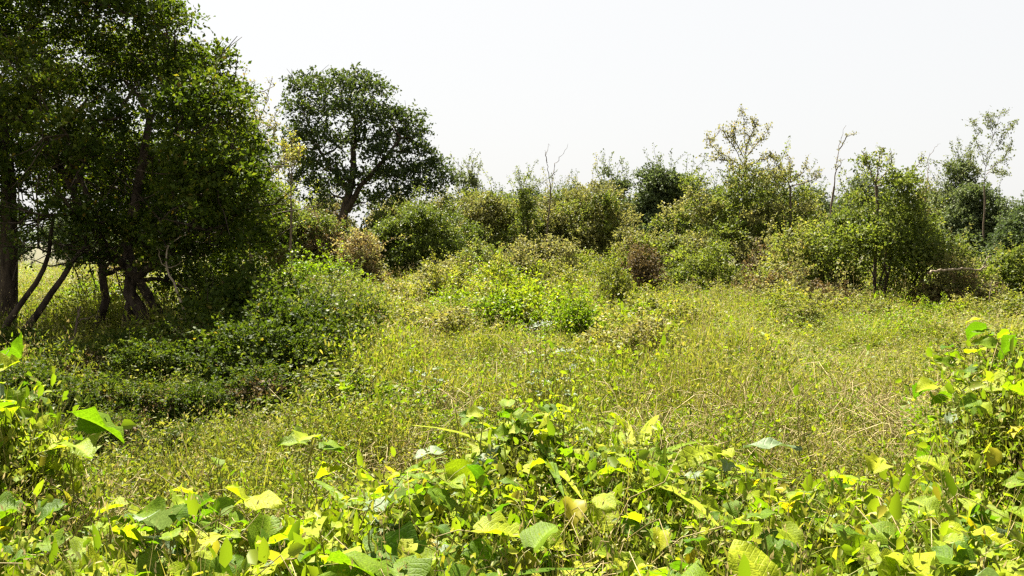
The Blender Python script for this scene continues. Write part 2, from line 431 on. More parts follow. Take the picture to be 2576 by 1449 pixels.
# --- the broad dark tree on the left
D1 = 13.0
base1 = np.array([*at(372, 700, D1)[:2], 0.0])
rows = [  # column, row, depth behind the trunk, radius, as seen in the photograph
 (60, 60, .6, 75), (150, 40, 0, 80), (250, 30, -.5, 95), (350, 40, .4, 100), (420, 70, -.4, 75), (300, -70, 0, 120), (180, -60, .4, 110), (60, -60, 0, 110),
 (110, 240, -1.2, 85), (60, 170, -.6, 75), (40, 300, -1.0, 80), (170, 330, -1.6, 70), (230, 250, 1.0, 70), (210, 110, .8, 80), (130, 130, 1.4, 70), (300, 150, 1.0, 75),
 (420, 150, .6, 70), (400, 220, 1.4, 60), (480, 200, -.2, 75), (540, 180, .2, 65), (500, 260, -.9, 85), (560, 310, -.6, 80), (450, 300, -1.4, 80), (600, 250, .9, 45), (590, 380, .2, 75),
 (480, 420, -1.6, 85), (550, 440, -1.5, 85), (610, 460, -.9, 70), (640, 400, .4, 55), (500, 490, -1.7, 75), (600, 540, -1.2, 70), (560, 580, -.9, 70), (630, 610, -.2, 60),
 (330, 210, .2, 65), (340, 420, 1.2, 70), (420, 400, .5, 60), (260, 340, -.9, 60), (230, 400, -1.4, 55), (310, 300, -1.2, 50), (140, 420, -.8, 60), (60, 420, .3, 70),
 (380, 520, .4, 75), (300, 500, 1.2, 70), (440, 560, -.4, 65), (420, 620, -1.2, 60), (500, 640, -.6, 65), (330, 600, -.7, 60), (240, 560, -1.1, 55), (160, 540, -1.3, 50),
 (200, 640, -.6, 34), (290, 650, .4, 40), (560, 690, -.1, 60), (480, 720, .4, 55), (170, 480, .8, 60),
 (-60, 120, 0, 110), (-80, 260, 0, 110), (-120, 400, .3, 110), (-60, 0, .6, 110), (-200, 250, .2, 130), (-180, 80, .4, 130), (-160, 520, 0, 90),
 (400, 470, 2.6, 120), (300, 420, 2.8, 130), (370, 570, 2.4, 100), (470, 600, 2.2, 110), (200, 430, 2.6, 110), (500, 480, 2.6, 100), (350, 180, 2.2, 110), (100, 330, 2.2, 100), (560, 400, 2.0, 90), (380, 680, 1.2, 70), (540, 520, 1.8, 80), (250, 450, 2.2, 80), (470, 340, 2.0, 80), (580, 620, 1.4, 70), (160, 220, 2.2, 70), (660, 500, .8, 45),
]
cl1 = px_clumps(rows, D1, base1)
def P1(px, py, dy=0): return at(px, py, D1 + dy) - base1
trunks = [
 ([(0, 0, -.2), P1(372, 860), P1(350, 790), P1(325, 720), P1(320, 620, .1), P1(350, 480, .1), P1(380, 300, .2)], .13, .05),
 ([P1(300, 960, .3), P1(310, 860, .3), P1(325, 770, .2), P1(335, 700), P1(420, 640, -.4), P1(520, 520, -.8)], .10, .035),
 ([P1(410, 940, .2), P1(398, 790, .1), P1(360, 715, 0), P1(280, 640, -.3), P1(200, 520, -.6), P1(130, 360, -.6)], .09, .03),
 ([P1(240, 960, .5), P1(240, 830, .5), P1(270, 730, .3), P1(250, 560, .5), P1(180, 380, .5)], .085, .03),
]
big_tree('spreading_tree', 'tall dark green tree with crooked black multiple trunks and wide dense crown', base1, trunks, cl1, 'tree', .055, 430, 21, .075, shoot=.3, tint0=.45)

# --- old stem beside it, against the edge
D1b = 12.0
b1b = np.array([*at(-40, 700, D1b)[:2], 0.0])
def P1b(px, py, dy=0): return at(px, py, D1b + dy) - b1b
big_tree('leaning_tree', 'slim two stemmed tree leaning over beside the tall dark tree', b1b,
 [([(0, 0, -.2), P1b(-30, 930), P1b(40, 850), P1b(110, 765), P1b(165, 690), P1b(215, 620, .2)], .07, .028),
  ([P1b(-30, 925), P1b(20, 800), P1b(75, 735), P1b(120, 650), P1b(140, 560)], .05, .022)],
 px_clumps([(215, 600, .3, 42), (140, 540, 0, 40), (60, 620, -.3, 45), (90, 560, .2, 45), (260, 590, .2, 40), (180, 660, -.2, 30), (30, 560, .3, 50), (250, 650, .3, 32)], D1b, b1b),
 'tree', .045, 300, 22, .03, 'bark')
b1c = np.array([*at(5, 700, 13.6)[:2], 0.0])
def P1c(px, py, dy=0): return at(px, py, 13.6 + dy) - b1c
big_tree('gnarled_tree', 'old tree with mossy upright trunk behind the leaning stems', b1c,
 [([(0, 0, -.2), P1c(10, 800), P1c(20, 640), P1c(30, 500), P1c(25, 380), P1c(10, 220)], .15, .08)],
 px_clumps([(60, 480, .3, 60), (-40, 420, 0, 90), (20, 330, .3, 80), (-60, 560, 0, 80), (80, 380, .6, 60), (0, 160, .3, 90), (20, 60, .5, 60)], 13.6, b1c), 'tree', .05, 330, 23, .05)

# --- bare poles under the crown
def pole(name, label, pts, r0, r1, mat='pole', twigs=0, seed=1, d=None, cat='branch'):
    rng = np.random.default_rng(seed)
    pts = np.asarray(pts, float); base = pts[0].copy()
    n = 22; t = np.linspace(0, len(pts) - 1, n)
    Pp = np.stack([np.interp(t, np.arange(len(pts)), pts[:, k]) for k in range(3)], 1) - base
    Pp[1:-1] = (Pp[:-2] + Pp[1:-1] * 2 + Pp[2:]) / 4; Pp[1:-1] += rng.normal(0, r0 * .35, (n - 2, 3))
    e = obj(name, None, loc=base); tag(e, label, cat)
    g = Geo(); g.tube(Pp, np.linspace(r0, r1, n), 7); obj('stem', g.mesh('stem', [M[mat]], True), e)
    for i in range(twigs):
        q = Pp[rng.integers(n // 3, n)]; tw = Geo()
        L = np.linalg.norm(Pp[-1]) * (.12 + .2 * rng.random())
        tw.tube(wander(q, q + unit(rng.normal(0, 1, 3) * np.array([1, .5, .6]) + np.array([0, 0, .7])) * L, 7, .12, rng), np.linspace(r1 * 1.1, r1 * .4, 7), 4)
        obj('twig', tw.mesh('twig', [M[mat]], True), e)
    return e
pole('bare_sapling', 'thin pale bare stem curving up under the dark crown', [at(463, 1010, 11.4), at(464, 900, 11.4), at(462, 800, 11.4), at(448, 740, 11.5), at(420, 672, 11.6), at(418, 620, 11.7), at(470, 590, 11.7)], .022, .008, twigs=5, seed=3, cat='stem')
pole('dead_sapling', 'short brown dead stem standing in weeds beside the leaning stems', [at(150, 980, 11), at(168, 900, 11), at(190, 810, 11.1), at(198, 770, 11.1)], .02, .009, 'twig', 3, 4, cat='stem')
pole('dead_vine', 'dark dead vine trailing down through the shaded weeds', [at(225, 1050, 9.6), at(190, 980, 9.7), at(165, 930, 9.8), at(172, 860, 9.9)], .016, .01, 'twig', 2, 5, cat='stem')

# --- broad tree in the middle distance
D3 = 46.0
base3 = np.array([*at(852, 640, D3)[:2], 0.0])
rows3 = [(760, 235, 0, 40), (800, 225, 1, 45), (850, 230, -1, 50), (900, 215, .5, 42), (940, 240, 0, 48), (770, 290, -1, 50), (830, 290, 1, 55), (890, 290, -1.5, 50), (940, 300, 1, 50),
 (750, 350, 0, 42), (800, 360, -1.5, 50), (860, 370, 1.5, 45), (920, 360, 0, 45), (980, 310, -.5, 45), (1020, 310, .5, 45), (1045, 350, 0, 42), (1000, 370, 1, 50), (960, 400, -1, 45), (1050, 390, -.5, 40),
 (760, 420, .5, 45), (810, 430, -.5, 45), (770, 470, 0, 40), (830, 480, 1, 50), (880, 460, -1, 40), (940, 460, .5, 48), (1000, 450, -.5, 50), (1060, 440, .5, 45), (1100, 430, 0, 40), (1110, 470, -.5, 38), (1050, 490, 0, 45), (980, 500, -.5, 42), (800, 510, .6, 36), (920, 510, 1, 42), (740, 380, .5, 30)]
def P3(px, py, dy=0): return at(px, py, D3 + dy) - base3
big_tree('broadleaf_tree', 'large rounded dark green tree with leaning trunk rising above the bushes', base3,
 [([(0, 0, -.3), P3(845, 620), P3(862, 560), P3(880, 500), P3(892, 420), P3(895, 320)], .34, .11),
  ([P3(872, 530), P3(910, 470, -.3), P3(970, 400, -.5), P3(1010, 350, -.5)], .16, .06), ([P3(882, 480), P3(830, 420, .5), P3(785, 340, .3)], .13, .05)],
 px_clumps(rows3, D3, base3), 'oak', .15, 46, 31, .13, shoot=.6, tint0=.45)

# --- bushes that stand apart, each with its own heap of clumps
def px_bush(name, label, pxc, top, width, d, mat, seed, leaf=.075, per=110, n=None, cat='bush', r=(.35, .8), mat2=None, frac2=.3, tint0=.45, dep=None, pointy=0., shoot=.35, sink=0.0):
    k = 1024 / 2576 / FPX * d
    w = width * k * 1.15; h = (EYE + (HORIZON - top) * k) * 1.05
    rng = np.random.default_rng(seed)
    n = n or int(12 + 2.6 * w * h)
    x = at(pxc, 0, d)[0]; z = float(ground_z(x, d))
    cl = dome(rng, w, h - z, n, dep, r, pointy=pointy)
    return bush(name, label, cat, bush_meshes(seed, cl, mat, leaf, per, 6, tint0, shoot, mat2, frac2), (x, d, z - sink))

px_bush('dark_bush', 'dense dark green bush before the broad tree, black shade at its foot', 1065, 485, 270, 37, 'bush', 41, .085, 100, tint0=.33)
px_bush('bush', 'mixed olive green bush beside the dense dark one', 1240, 455, 250, 41, 'bush', 42, .09, 90, mat2='olive', frac2=.45)
px_bush('tall_bush', 'broad olive brown bush between slender dark shrub and round far tree', 1465, 448, 280, 42, 'olive', 43, .09, 90, mat2='bush', frac2=.25, tint0=.4)
px_bush('bush', 'wide tall bush under the sparse airy sapling', 1880, 415, 420, 34, 'bush', 44, .085, 95, mat2='olive', frac2=.4, tint0=.5)
px_bush('bush', 'tall dense dark green bush beside the pale fallen branch', 2230, 400, 330, 24.5, 'bush', 45, .07, 130, mat2='lime', frac2=.12, tint0=.42, r=(.3, .65))
px_bush('bush', 'low rounded bush filling the gap between two tall bushes', 2020, 560, 230, 25.5, 'bush', 46, .07, 125, mat2='lime', frac2=.3, tint0=.5)
px_bush('pale_bush', 'light yellow green bush glowing behind the dark tree', 715, 450, 150, 36, 'lime', 47, .085, 90)
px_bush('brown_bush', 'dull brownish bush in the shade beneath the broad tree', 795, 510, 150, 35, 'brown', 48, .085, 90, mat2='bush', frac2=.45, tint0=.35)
px_bush('dry_bush', 'withered tan bush beside the leaning trunk of broad tree', 902, 568, 95, 31, 'olive', 49, .075, 110, mat2='brown', frac2=.5, tint0=.6, pointy=.5)
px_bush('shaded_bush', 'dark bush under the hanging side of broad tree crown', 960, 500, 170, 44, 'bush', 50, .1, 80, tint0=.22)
px_bush('column_shrub', 'slender upright dark shrub standing above the middle bushes', 1322, 415, 55, 39, 'bush', 51, .08, 80, n=26, r=(.25, .45), tint0=.32, pointy=.6, dep=1.1)
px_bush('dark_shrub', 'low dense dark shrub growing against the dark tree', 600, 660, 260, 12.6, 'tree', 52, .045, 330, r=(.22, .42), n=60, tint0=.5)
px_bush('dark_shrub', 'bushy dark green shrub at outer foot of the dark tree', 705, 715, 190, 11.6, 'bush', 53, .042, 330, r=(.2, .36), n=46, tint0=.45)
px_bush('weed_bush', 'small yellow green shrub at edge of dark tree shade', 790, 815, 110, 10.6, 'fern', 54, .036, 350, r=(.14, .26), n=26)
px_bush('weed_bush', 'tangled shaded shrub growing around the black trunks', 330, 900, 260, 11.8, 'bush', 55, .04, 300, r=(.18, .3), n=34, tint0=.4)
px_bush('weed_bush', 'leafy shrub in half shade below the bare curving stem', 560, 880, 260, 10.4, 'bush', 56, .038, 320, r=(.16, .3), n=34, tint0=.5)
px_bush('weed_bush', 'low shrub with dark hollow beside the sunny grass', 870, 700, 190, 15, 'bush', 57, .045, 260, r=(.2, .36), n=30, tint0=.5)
px_bush('brown_shrub', 'reddish brown withered shrub below the wide tall bush', 1620, 600, 80, 27, 'brown', 58, .06, 130, r=(.25, .45), n=22, tint0=.4)
px_bush('shrub', 'grey green upright shrub at far end of the meadow', 1545, 650, 110, 20, 'weed', 59, .05, 170, r=(.2, .36), n=24, tint0=.35)
px_bush('shrub', 'bright yellow green shrub standing alone in the meadow', 1455, 735, 120, 13.5, 'fern', 60, .04, 260, r=(.16, .3), n=26, tint0=.5)
px_bush('shrub', 'brownish scrub beneath the fallen branch', 2400, 650, 190, 23, 'olive', 61, .06, 120, r=(.25, .5), mat2='brown', frac2=.5, n=34, tint0=.4)
px_bush('shrub', 'green scrub with yellow tips beside the fallen branch', 2520, 600, 190, 25, 'bush', 62, .07, 120, r=(.3, .55), mat2='lime', frac2=.35, n=34)
px_bush('shrub', 'pale olive scrub in front of the round far tree', 1610, 560, 130, 33, 'olive', 63, .08, 100, r=(.3, .6), mat2='lime', frac2=.4, n=30)
px_bush('shrub', 'low light green scrub before the broad olive bush', 1370, 590, 240, 32, 'olive', 64, .075, 100, r=(.3, .6), mat2='lime', frac2=.4, n=44, tint0=.55)
px_bush('shrub', 'straggling green scrub beside the dense dark bush foot', 1195, 610, 190, 31, 'bush', 65, .075, 100, r=(.3, .55), mat2='olive', frac2=.5, n=40, tint0=.5)
px_bush('shrub', 'sunlit low scrub under the wide tall bush', 1780, 600, 200, 29, 'bush', 66, .07, 110, r=(.28, .55), mat2='lime', frac2=.3, n=40, tint0=.5)
px_bush('shrub', 'brown and green scrub joining the tall right bushes', 1930, 600, 150, 28, 'olive', 67, .07, 110, r=(.28, .5), mat2='brown', frac2=.4, n=32, tint0=.35)

# --- trees farther back
px_bush('round_tree', 'rounded dark green far tree showing between two olive bushes', 1675, 405, 190, 62, 'far', 71, .15, 55, cat='tree', r=(.7, 1.3), n=60, tint0=.4)
px_bush('far_tree', 'grey green far tree with two tops behind olive bush', 1540, 412, 140, 66, 'far', 72, .15, 40, cat='tree', r=(.6, 1.0), n=36)
px_bush('far_tree', 'small pale far tree peeping over the olive bush row', 1180, 402, 80, 58, 'far', 73, .14, 34, cat='tree', r=(.5, .9), n=26, tint0=.7)
px_bush('far_tree', 'wide dark far tree at the skyline under the airy tall tree', 2470, 468, 210, 52, 'far', 74, .13, 60, cat='tree', r=(.6, 1.1), n=64)
px_bush('far_tree', 'blue green far tree close against the tall dense bush', 2405, 395, 110, 56, 'far', 75, .13, 45, cat='tree', r=(.6, 1.0), n=40, tint0=.6)
px_bush('far_tree', 'dark far tree beyond the yellow tipped scrub', 2575, 520, 140, 46, 'far', 76, .12, 60, cat='tree', r=(.6, 1.0), n=44, tint0=.3)
back = [bush_meshes(80 + i, dome(np.random.default_rng(80 + i), 7, 6.5, 48, r=(.7, 1.2)), ['far', 'olive', 'far'][i], .15, 45, 5, .45, .5) for i in range(3)]
for i, (px, top, d) in enumerate([(640, 450, 70), (1000, 470, 74), (1290, 455, 64), (1420, 460, 72), (1120, 470, 66), (2050, 450, 66), (2180, 430, 70), (2330, 450, 68), (1800, 450, 70), (2650, 470, 64), (520, 430, 66), (200, 480, 60), (-40, 470, 62), (350, 470, 72), (2780, 460, 66), (1950, 460, 78), (820, 470, 78)]):
    k = 1024 / 2576 / FPX * d; h = EYE + (HORIZON - top) * k
    x = at(px, 0, d)[0]
    bush('woodland_tree', 'olive green tree in the far row behind the bushes' if i % 3 == 1 else 'dull green tree in the far row behind the bushes', 'tree', back[i % 3], (x, d, 0), i * 1.3, (h / 6.8, h / 6.8, h / 6.8), 'olive far row trees' if i % 3 == 1 else 'dull green far row trees')

# --- thin saplings with sky between their leaves
def airy(name, label, d, px, base_py, lines, mat, leaf, n_per, seed, spread=14, tint0=.55, cat='tree', r0=.04, bare=False):
    rng = np.random.default_rng(seed)
    x = at(px, 0, d)[0]; b = np.array([x, d, 0.0])
    k = 1024 / 2576 / FPX * d
    e = obj(name, None, loc=b); tag(e, label, cat)
    st = Geo(); top0 = at(px, base_py, d) - b
    st.tube(wander((0, 0, -.2), top0, 8, .03, rng), np.linspace(r0 * 1.3, r0, 8), 6)
    obj('trunk', st.mesh('trunk', [M['twig']], True), e)
    lf = Geo()
    for ln in lines:
        pts = [at(q[0], q[1], d + rng.normal(0, .3)) - b for q in ln]
        n = 4 * len(pts); t = np.linspace(0, len(pts) - 1, n)
        P = np.stack([np.interp(t, np.arange(len(pts)), np.array(pts)[:, j]) for j in range(3)], 1) + rng.normal(0, k * 1.6, (n, 3))
        P[0] = pts[0]
        br = Geo(); br.tube(P, np.linspace(r0 * .6, r0 * .16, n), 4)
        for i in range(n_per):
            q = P[rng.integers(n // 4, n)]
            tip = q + unit(rng.normal(0, 1, 3) + np.array([0, 0, .5])) * k * spread * (.4 + rng.random())
            br.tube(wander(q, tip, 4, .15, rng), np.linspace(r0 * .2, r0 * .08, 4), 3)
            if not bare:
                m = rng.integers(5, 13)
                Q = q + (tip - q) * rng.random((m, 1)) ** .6 + rng.normal(0, leaf * .5, (m, 3))
                Lf = leaf * (.6 + .7 * rng.random(m))
                lf.leaves(Q, rng.normal(0, 1, (m, 3)), rng.normal(0, .7, (m, 3)) + np.array([0, -.2, .7]), Lf, Lf * .55, np.clip(tint0 + rng.normal(0, .2, m), 0, 1))
        obj('branch', br.mesh('branch', [M['twig']], True), e)
    if lf.n: obj('crown', lf.mesh('crown', [M[mat]]), e)
    return e
airy('airy_sapling', 'sparse airy sapling with sky between its leaves, above wide tall bush', 34.5, 1870, 440,
 [[(1870, 440), (1872, 390), (1870, 330), (1858, 268)], [(1870, 420), (1840, 370), (1810, 325), (1780, 365)], [(1872, 400), (1905, 360), (1935, 318)], [(1868, 430), (1820, 405), (1775, 395)], [(1872, 420), (1920, 400), (1945, 395)], [(1871, 380), (1890, 330), (1895, 300)], [(1868, 400), (1838, 350), (1842, 320)], [(1868, 425), (1800, 380), (1775, 350)]],
 'olive', .10, 26, 91, 18)
airy('airy_sapling', 'thin almost leafless sapling rising between the two tall right bushes', 27, 2095, 470, [[(2095, 470), (2098, 420), (2105, 370), (2118, 318)], [(2103, 380), (2125, 345), (2145, 338)], [(2098, 430), (2120, 400)]], 'olive', .06, 5, 92, 10, r0=.03)
airy('airy_tree', 'tall airy tree with wispy top above the far skyline', 50, 2470, 470,
 [[(2470, 470), (2475, 400), (2490, 340), (2515, 275)], [(2475, 420), (2455, 370), (2440, 310)], [(2480, 400), (2515, 350), (2540, 310)], [(2478, 430), (2520, 400), (2535, 370)], [(2475, 440), (2500, 430), (2525, 440)], [(2470, 450), (2440, 420), (2430, 390)], [(2488, 350), (2480, 310), (2470, 295)]], 'far', .13, 30, 93, 17, tint0=.8)
airy('twiggy_tree', 'scrawny pale leaved tree peering out behind the dark crown', 22, 630, 500,
 [[(630, 500), (640, 400), (660, 300), (690, 200)], [(640, 420), (665, 350), (700, 290)], [(635, 440), (620, 330), (622, 185)], [(640, 400), (680, 370), (700, 320)], [(635, 460), (670, 430), (720, 410)], [(638, 380), (610, 310), (600, 250)], [(636, 440), (690, 440), (735, 395)], [(640, 360), (650, 300), (640, 260)]], 'olive', .075, 24, 94, 24, tint0=.5)
airy('golden_sapling', 'yellow leaved sapling between dark crown and broad tree', 30, 735, 520, [[(735, 520), (735, 440), (738, 380), (735, 340)], [(735, 450), (722, 400), (715, 360)], [(736, 430), (752, 400), (755, 370)]], 'lime', .10, 26, 95, 16, tint0=.85)
airy('bare_twigs', 'pair of bare thin twigs standing against the white sky', 38, 1385, 470, [[(1385, 470), (1378, 430), (1374, 400), (1380, 362)], [(1388, 460), (1394, 420), (1410, 395), (1428, 370)], [(1376, 410), (1370, 380)]], 'olive', .05, 2, 96, 8, bare=True, r0=.03)
airy('bare_twigs', 'slanting bare twig poking from the tall dense bush', 25, 2325, 470, [[(2325, 470), (2330, 400), (2355, 362)]], 'olive', .05, 3, 97, 8, bare=True, r0=.02)
airy('wispy_shrub', 'wispy shoots along the top of the wide bush', 33, 1985, 470, [[(1985, 470), (1960, 430), (1940, 400)], [(1985, 460), (1985, 420), (1980, 395)], [(1985, 460), (2020, 430), (2025, 400)], [(1985, 470), (2050, 450), (2060, 425)]], 'olive', .08, 14, 98, 14, cat='bush')
airy('wispy_shrub', 'wispy shoots along the top of the tall dense bush', 24.3, 2200, 470, [[(2200, 470), (2180, 420), (2165, 385)], [(2200, 460), (2205, 400), (2215, 372)], [(2200, 460), (2240, 420), (2235, 385)], [(2200, 470), (2290, 440), (2310, 400)]], 'bush', .07, 14, 99, 14, cat='bush', tint0=.7)

# --- fallen pale branch at the right
pole('fallen_branch', 'pale bleached fallen branch lying across the brown scrub', [at(2335, 685, 22), at(2360, 681, 22), at(2400, 678, 22.1), at(2430, 676, 22.2), at(2468, 680, 22.3)], .035, .02, 'pole', 4, 6)
pole('dead_stalk', 'upright pale dead stalk in the grass near fallen branch', [at(2490, 790, 20), at(2492, 740, 20), at(2497, 705, 20)], .014, .008, 'pole', 2, 7, cat='stem')

# ------------------------------------------------------------------ weed tufts (real clumps; the meadow repeats them)
def tuft(seed, kind):
    rng = np.random.default_rng(seed); g = Geo()
    def stems(n, h, spread, r, mi, tint, leaf=None, lm=0, per=14, lt=.5, asp=.5, lean=.5):
        for i in range(n):
            a = rng.random() * 6.283; q = spread * math.sqrt(rng.random())
            b = np.array([q * math.cos(a), q * math.sin(a), -.05])
            hh = h * (.55 + .6 * rng.random())
            tip = b + np.array([rng.normal(0, .5) * lean * hh + b[0] * .6, rng.normal(0, .5) * lean * hh + b[1] * .6, hh])
            P = wander(b, tip, 5, .08, rng, .03)
            g.blades(P[:1], (tip - b)[None], np.array([np.linalg.norm(tip - b)]), np.array([r * 2]), np.array([.05]), np.array([tint + rng.normal(0, .15)]), mi, 2)
            if leaf:
                m = per
                t = .2 + .8 * rng.random(m) ** .8
                Q = b + (tip - b) * t[:, None] + rng.normal(0, leaf * .9, (m, 3))
                L = leaf * (.5 + .8 * rng.random(m))
                g.ovals(Q, rng.normal(0, 1, (m, 3)) + np.array([0, 0, .25]), rng.normal(0, .75, (m, 3)) + np.array([0, 0, .7]), L, L * asp, np.clip(lt + rng.normal(0, .17, m), 0, 1), lm, .15, .1)
    def blades(n, h, spread, w, mi, tint, droop=.5, lean=.45):
        a = rng.random(n) * 6.283; q = spread * np.sqrt(rng.random(n))
        P = np.stack([q * np.cos(a), q * np.sin(a), np.full(n, -.03)], 1)
        D = np.stack([np.cos(a) * q / spread * lean, np.sin(a) * q / spread * lean, np.ones(n)], 1) + rng.normal(0, .22, (n, 3))
        g.blades(P, D, h * (.5 + .7 * rng.random(n)), w * (.6 + .8 * rng.random(n)), droop * (.3 + rng.random(n)), np.clip(tint + rng.normal(0, .18, n), 0, 1), mi, 3)
    def seeds(n, h, spread, mi):
        for i in range(n):
            a = rng.random() * 6.283; q = spread * math.sqrt(rng.random())
            b = np.array([q * math.cos(a), q * math.sin(a), 0]); tip = b * 1.6 + np.array([rng.normal(0, .12), rng.normal(0, .12), h * (.75 + .45 * rng.random())])
            g.blades(b[None], (tip - b)[None], np.array([np.linalg.norm(tip - b)]), np.array([.005]), np.array([.12]), np.array([.6]), mi, 3)
            m = 9; t = .72 + .28 * rng.random(m)
            Q = b + (tip - b) * t[:, None] + rng.normal(0, .008, (m, 3)); 
            g.leaves(Q, (tip - b) * .5 + rng.normal(0, .25, (m, 3)), rng.normal(0, 1, (m, 3)), .022, .007, np.clip(.6 + rng.normal(0, .2, m), 0, 1), mi)
    if kind == 'weed':
        stems(44, .5, .3, .0025, 1, .3, .036, 0, 17, .45, .42); blades(36, .5, .3, .008, 2, .45); blades(8, .55, .3, .005, 1, .8, .9); mats = ['weed', 'stem', 'grass']
    elif kind == 'bright':
        stems(40, .48, .3, .003, 1, .2, .04, 0, 17, .5, .42); blades(30, .5, .3, .009, 2, .5); mats = ['fern', 'stem', 'grass']
    elif kind == 'grass':
        blades(190, .58, .27, .010, 0, .5); stems(14, .4, .3, .003, 0, .3, .036, 2, 14, .5, .5); seeds(6, .66, .25, 1); mats = ['grass', 'straw', 'weed']
    elif kind == 'straw':
        blades(90, .5, .3, .006, 0, .55, .9); blades(90, .45, .3, .009, 1, .5); stems(14, .4, .3, .003, 1, .3, .034, 2, 14, .6, .5); seeds(8, .6, .26, 0); mats = ['straw', 'grass', 'weed']
    elif kind == 'dry':
        stems(24, .52, .3, .003, 1, .5, .03, 0, 14, .5, .45, .8); stems(24, .45, .3, .003, 1, .5, .036, 2, 15, .5); blades(20, .5, .3, .006, 1, .6); mats = ['brown', 'straw', 'weed']
    elif kind == 'mixed':
        stems(38, .46, .3, .0025, 1, .6, .032, 0, 16, .58, .36); blades(50, .5, .3, .008, 2, .55); blades(34, .5, .3, .006, 1, .7, .9); mats = ['weed', 'straw', 'grass']
    elif kind == 'leafy':
        stems(26, .45, .27, .004, 1, .2, .07, 0, 12, .55, .62); mats = ['fern', 'stem']
    elif kind == 'tangle':
        for i in range(60):
            a = rng.random() * 6.283; q = .3 * math.sqrt(rng.random()); b = np.array([q * math.cos(a), q * math.sin(a), .25 * rng.random()])
            P = wander(b, b + np.array([rng.normal(0, .3), rng.normal(0, .3), .05 + rng.random() * .3]), 6, .2, rng, .25)
            g.tube(P, np.linspace(.003, .0018, 6), 3, .3 + .6 * rng.random(), 0)
        stems(26, .3, .3, .002, 0, .5, .034, 1, 14, .5); mats = ['straw', 'weed']
    return g.mesh(kind + '_tuft', [M[m] for m in mats])

KINDS = [('weed', 'weed', 'small leaved green weed tuft in the open meadow', 'green weed tufts'),
         ('weed', 'weed', None, None), ('bright', 'bright_weed', 'bright yellow green weed tuft in the open meadow', 'bright weed tufts'),
         ('grass', 'grass_tuft', 'long green grass tuft in the open meadow', 'green grass tufts'), ('grass', 'grass_tuft', None, None),
         ('straw', 'dry_grass_tuft', 'straw coloured dry grass tuft in the open meadow', 'dry grass tufts'), ('dry', 'withered_weed', 'withered brown weed tuft in the open meadow', 'withered weed tufts'),
         ('mixed', 'mixed_tuft', 'half dry tuft of grass and weed in the open meadow', 'half dry tufts'), ('mixed', 'mixed_tuft', None, None),
         ('leafy', 'leafy_weed', 'round leaved light green weed in the open meadow', 'leafy weeds'), ('tangle', 'dry_tangle', 'low tangle of dry stalks in the open meadow', 'dry stalk tangles'), ('bright', 'bright_weed', None, None)]
last = {}
SRC = []
for i, (kd, nm, lb, gr) in enumerate(KINDS):
    if lb is None: lb, gr = last[kd]
    last[kd] = (lb, gr)
    me = tuft(200 + i, kd)
    for rep in range(3):
        y = 7 + 12 * R.random() ** 1.2; x = (R.random() - .42) * .95 * y
        o = obj(nm, me, loc=(x, y, float(ground_z(x, y))), rot=(0, 0, R.random() * 6.28), scale=1.0 + .3 * R.random())
        tag(o, lb, 'grass' if 'grass' in nm else 'weed', gr)
        if rep == 0: SRC.append(o)

# meadow points
def vine_edge(x, y):
    """true where the big leaved thicket stands"""
    De = np.interp(x, [-3.2, -2.45, -2.15, -1.2, -.5, 0, .8, 1.4, 1.9, 2.5, 2.9, 3.4], [5.0, 4.7, 3.8, 3.9, 4.2, 5.0, 5.0, 4.1, 4.0, 4.6, 5.6, 5.8])
    return y < De
def canopy(x, y):
    """height of the leafy thicket top above datum"""
    x = np.asarray(x, float); y = np.asarray(y, float)
    def hump(h, cx, cy, sx, sy): return h * np.exp(-((x - cx) / sx) ** 2 - ((y - cy) / sy) ** 2)
    h = .80 + .10 * np.clip((y - 3.2) / 1.5, 0, 1)
    h = h + hump(.17, .25, 5.0, .55, .6) + hump(.62, 3.02, 4.9, .34, .9) + hump(.40, -2.75, 4.5, .22, .5) - hump(.14, .25, 3.2, .3, .4) - hump(.25, -.95, 4.6, .35, .5)
    return h + .2 * (vnoise(x, y, 31, .55) - .5)

pts = []
for (y0, y1, dens, s) in [(2.0, 5, 34, .85), (5, 9, 36, .95), (9, 15, 20, 1.15), (15, 24, 8, 1.5), (24, 38, 3.6, 2.0), (38, 62, 1.0, 2.8)]:
    wmax = .66 * y1 + 3
    n = int((y1 - y0) * 2 * wmax * dens)
    x = (R.random(n) * 2 - 1) * wmax; y = y0 + (y1 - y0) * R.random(n)
    keep = np.abs(x) < .62 * y + 2.5
    x, y = x[keep], y[keep]
    pts.append(np.stack([x, y, np.full(len(x), s)], 1))
pts = np.concatenate(pts)
up = pts[vine_edge(pts[:, 0], pts[:, 1])]; nlow = len(pts)
pts = np.concatenate([pts, up, up]); pts[nlow:, :2] += R.normal(0, .1, (2 * len(up), 2))
n = len(pts); x, y, s = pts.T
lift = np.zeros(n); lift[nlow:] = np.maximum(0, canopy(x[nlow:], y[nlow:]) - .42 - .22 * R.random(n - nlow)); lift[nlow:nlow + len(up)] *= .55
vine = vine_edge(x, y)
shade = np.clip((-x - .10 * y) / 1.5, 0, 1) * (y < 15)                      # lush weeds where the tree keeps the soil moist
lump = vnoise(x, y, 5, 1.1) * .6 + vnoise(x, y, 6, 2.7) * .6
hgt = .38 + 1.6 * np.clip(lump - .36, 0, 1) + .3 * shade
def spot(cx, cy, r): return np.exp(-((x - cx) ** 2 + (y - cy) ** 2) / r ** 2)
hollow = spot(-1.05, 6.3, .55) + .7 * spot(.35, 7.6, .5) + .6 * spot(-3.2, 7.4, .8) + .5 * spot(2.6, 7.6, .5)
hgt = hgt * (1 - .75 * np.clip(hollow, 0, 1)) + .5 * spot(-1.0, 7.4, .6) + .4 * spot(.3, 8.6, .7)
hgt = np.where(vine | (lift > 0), 1.05, hgt)
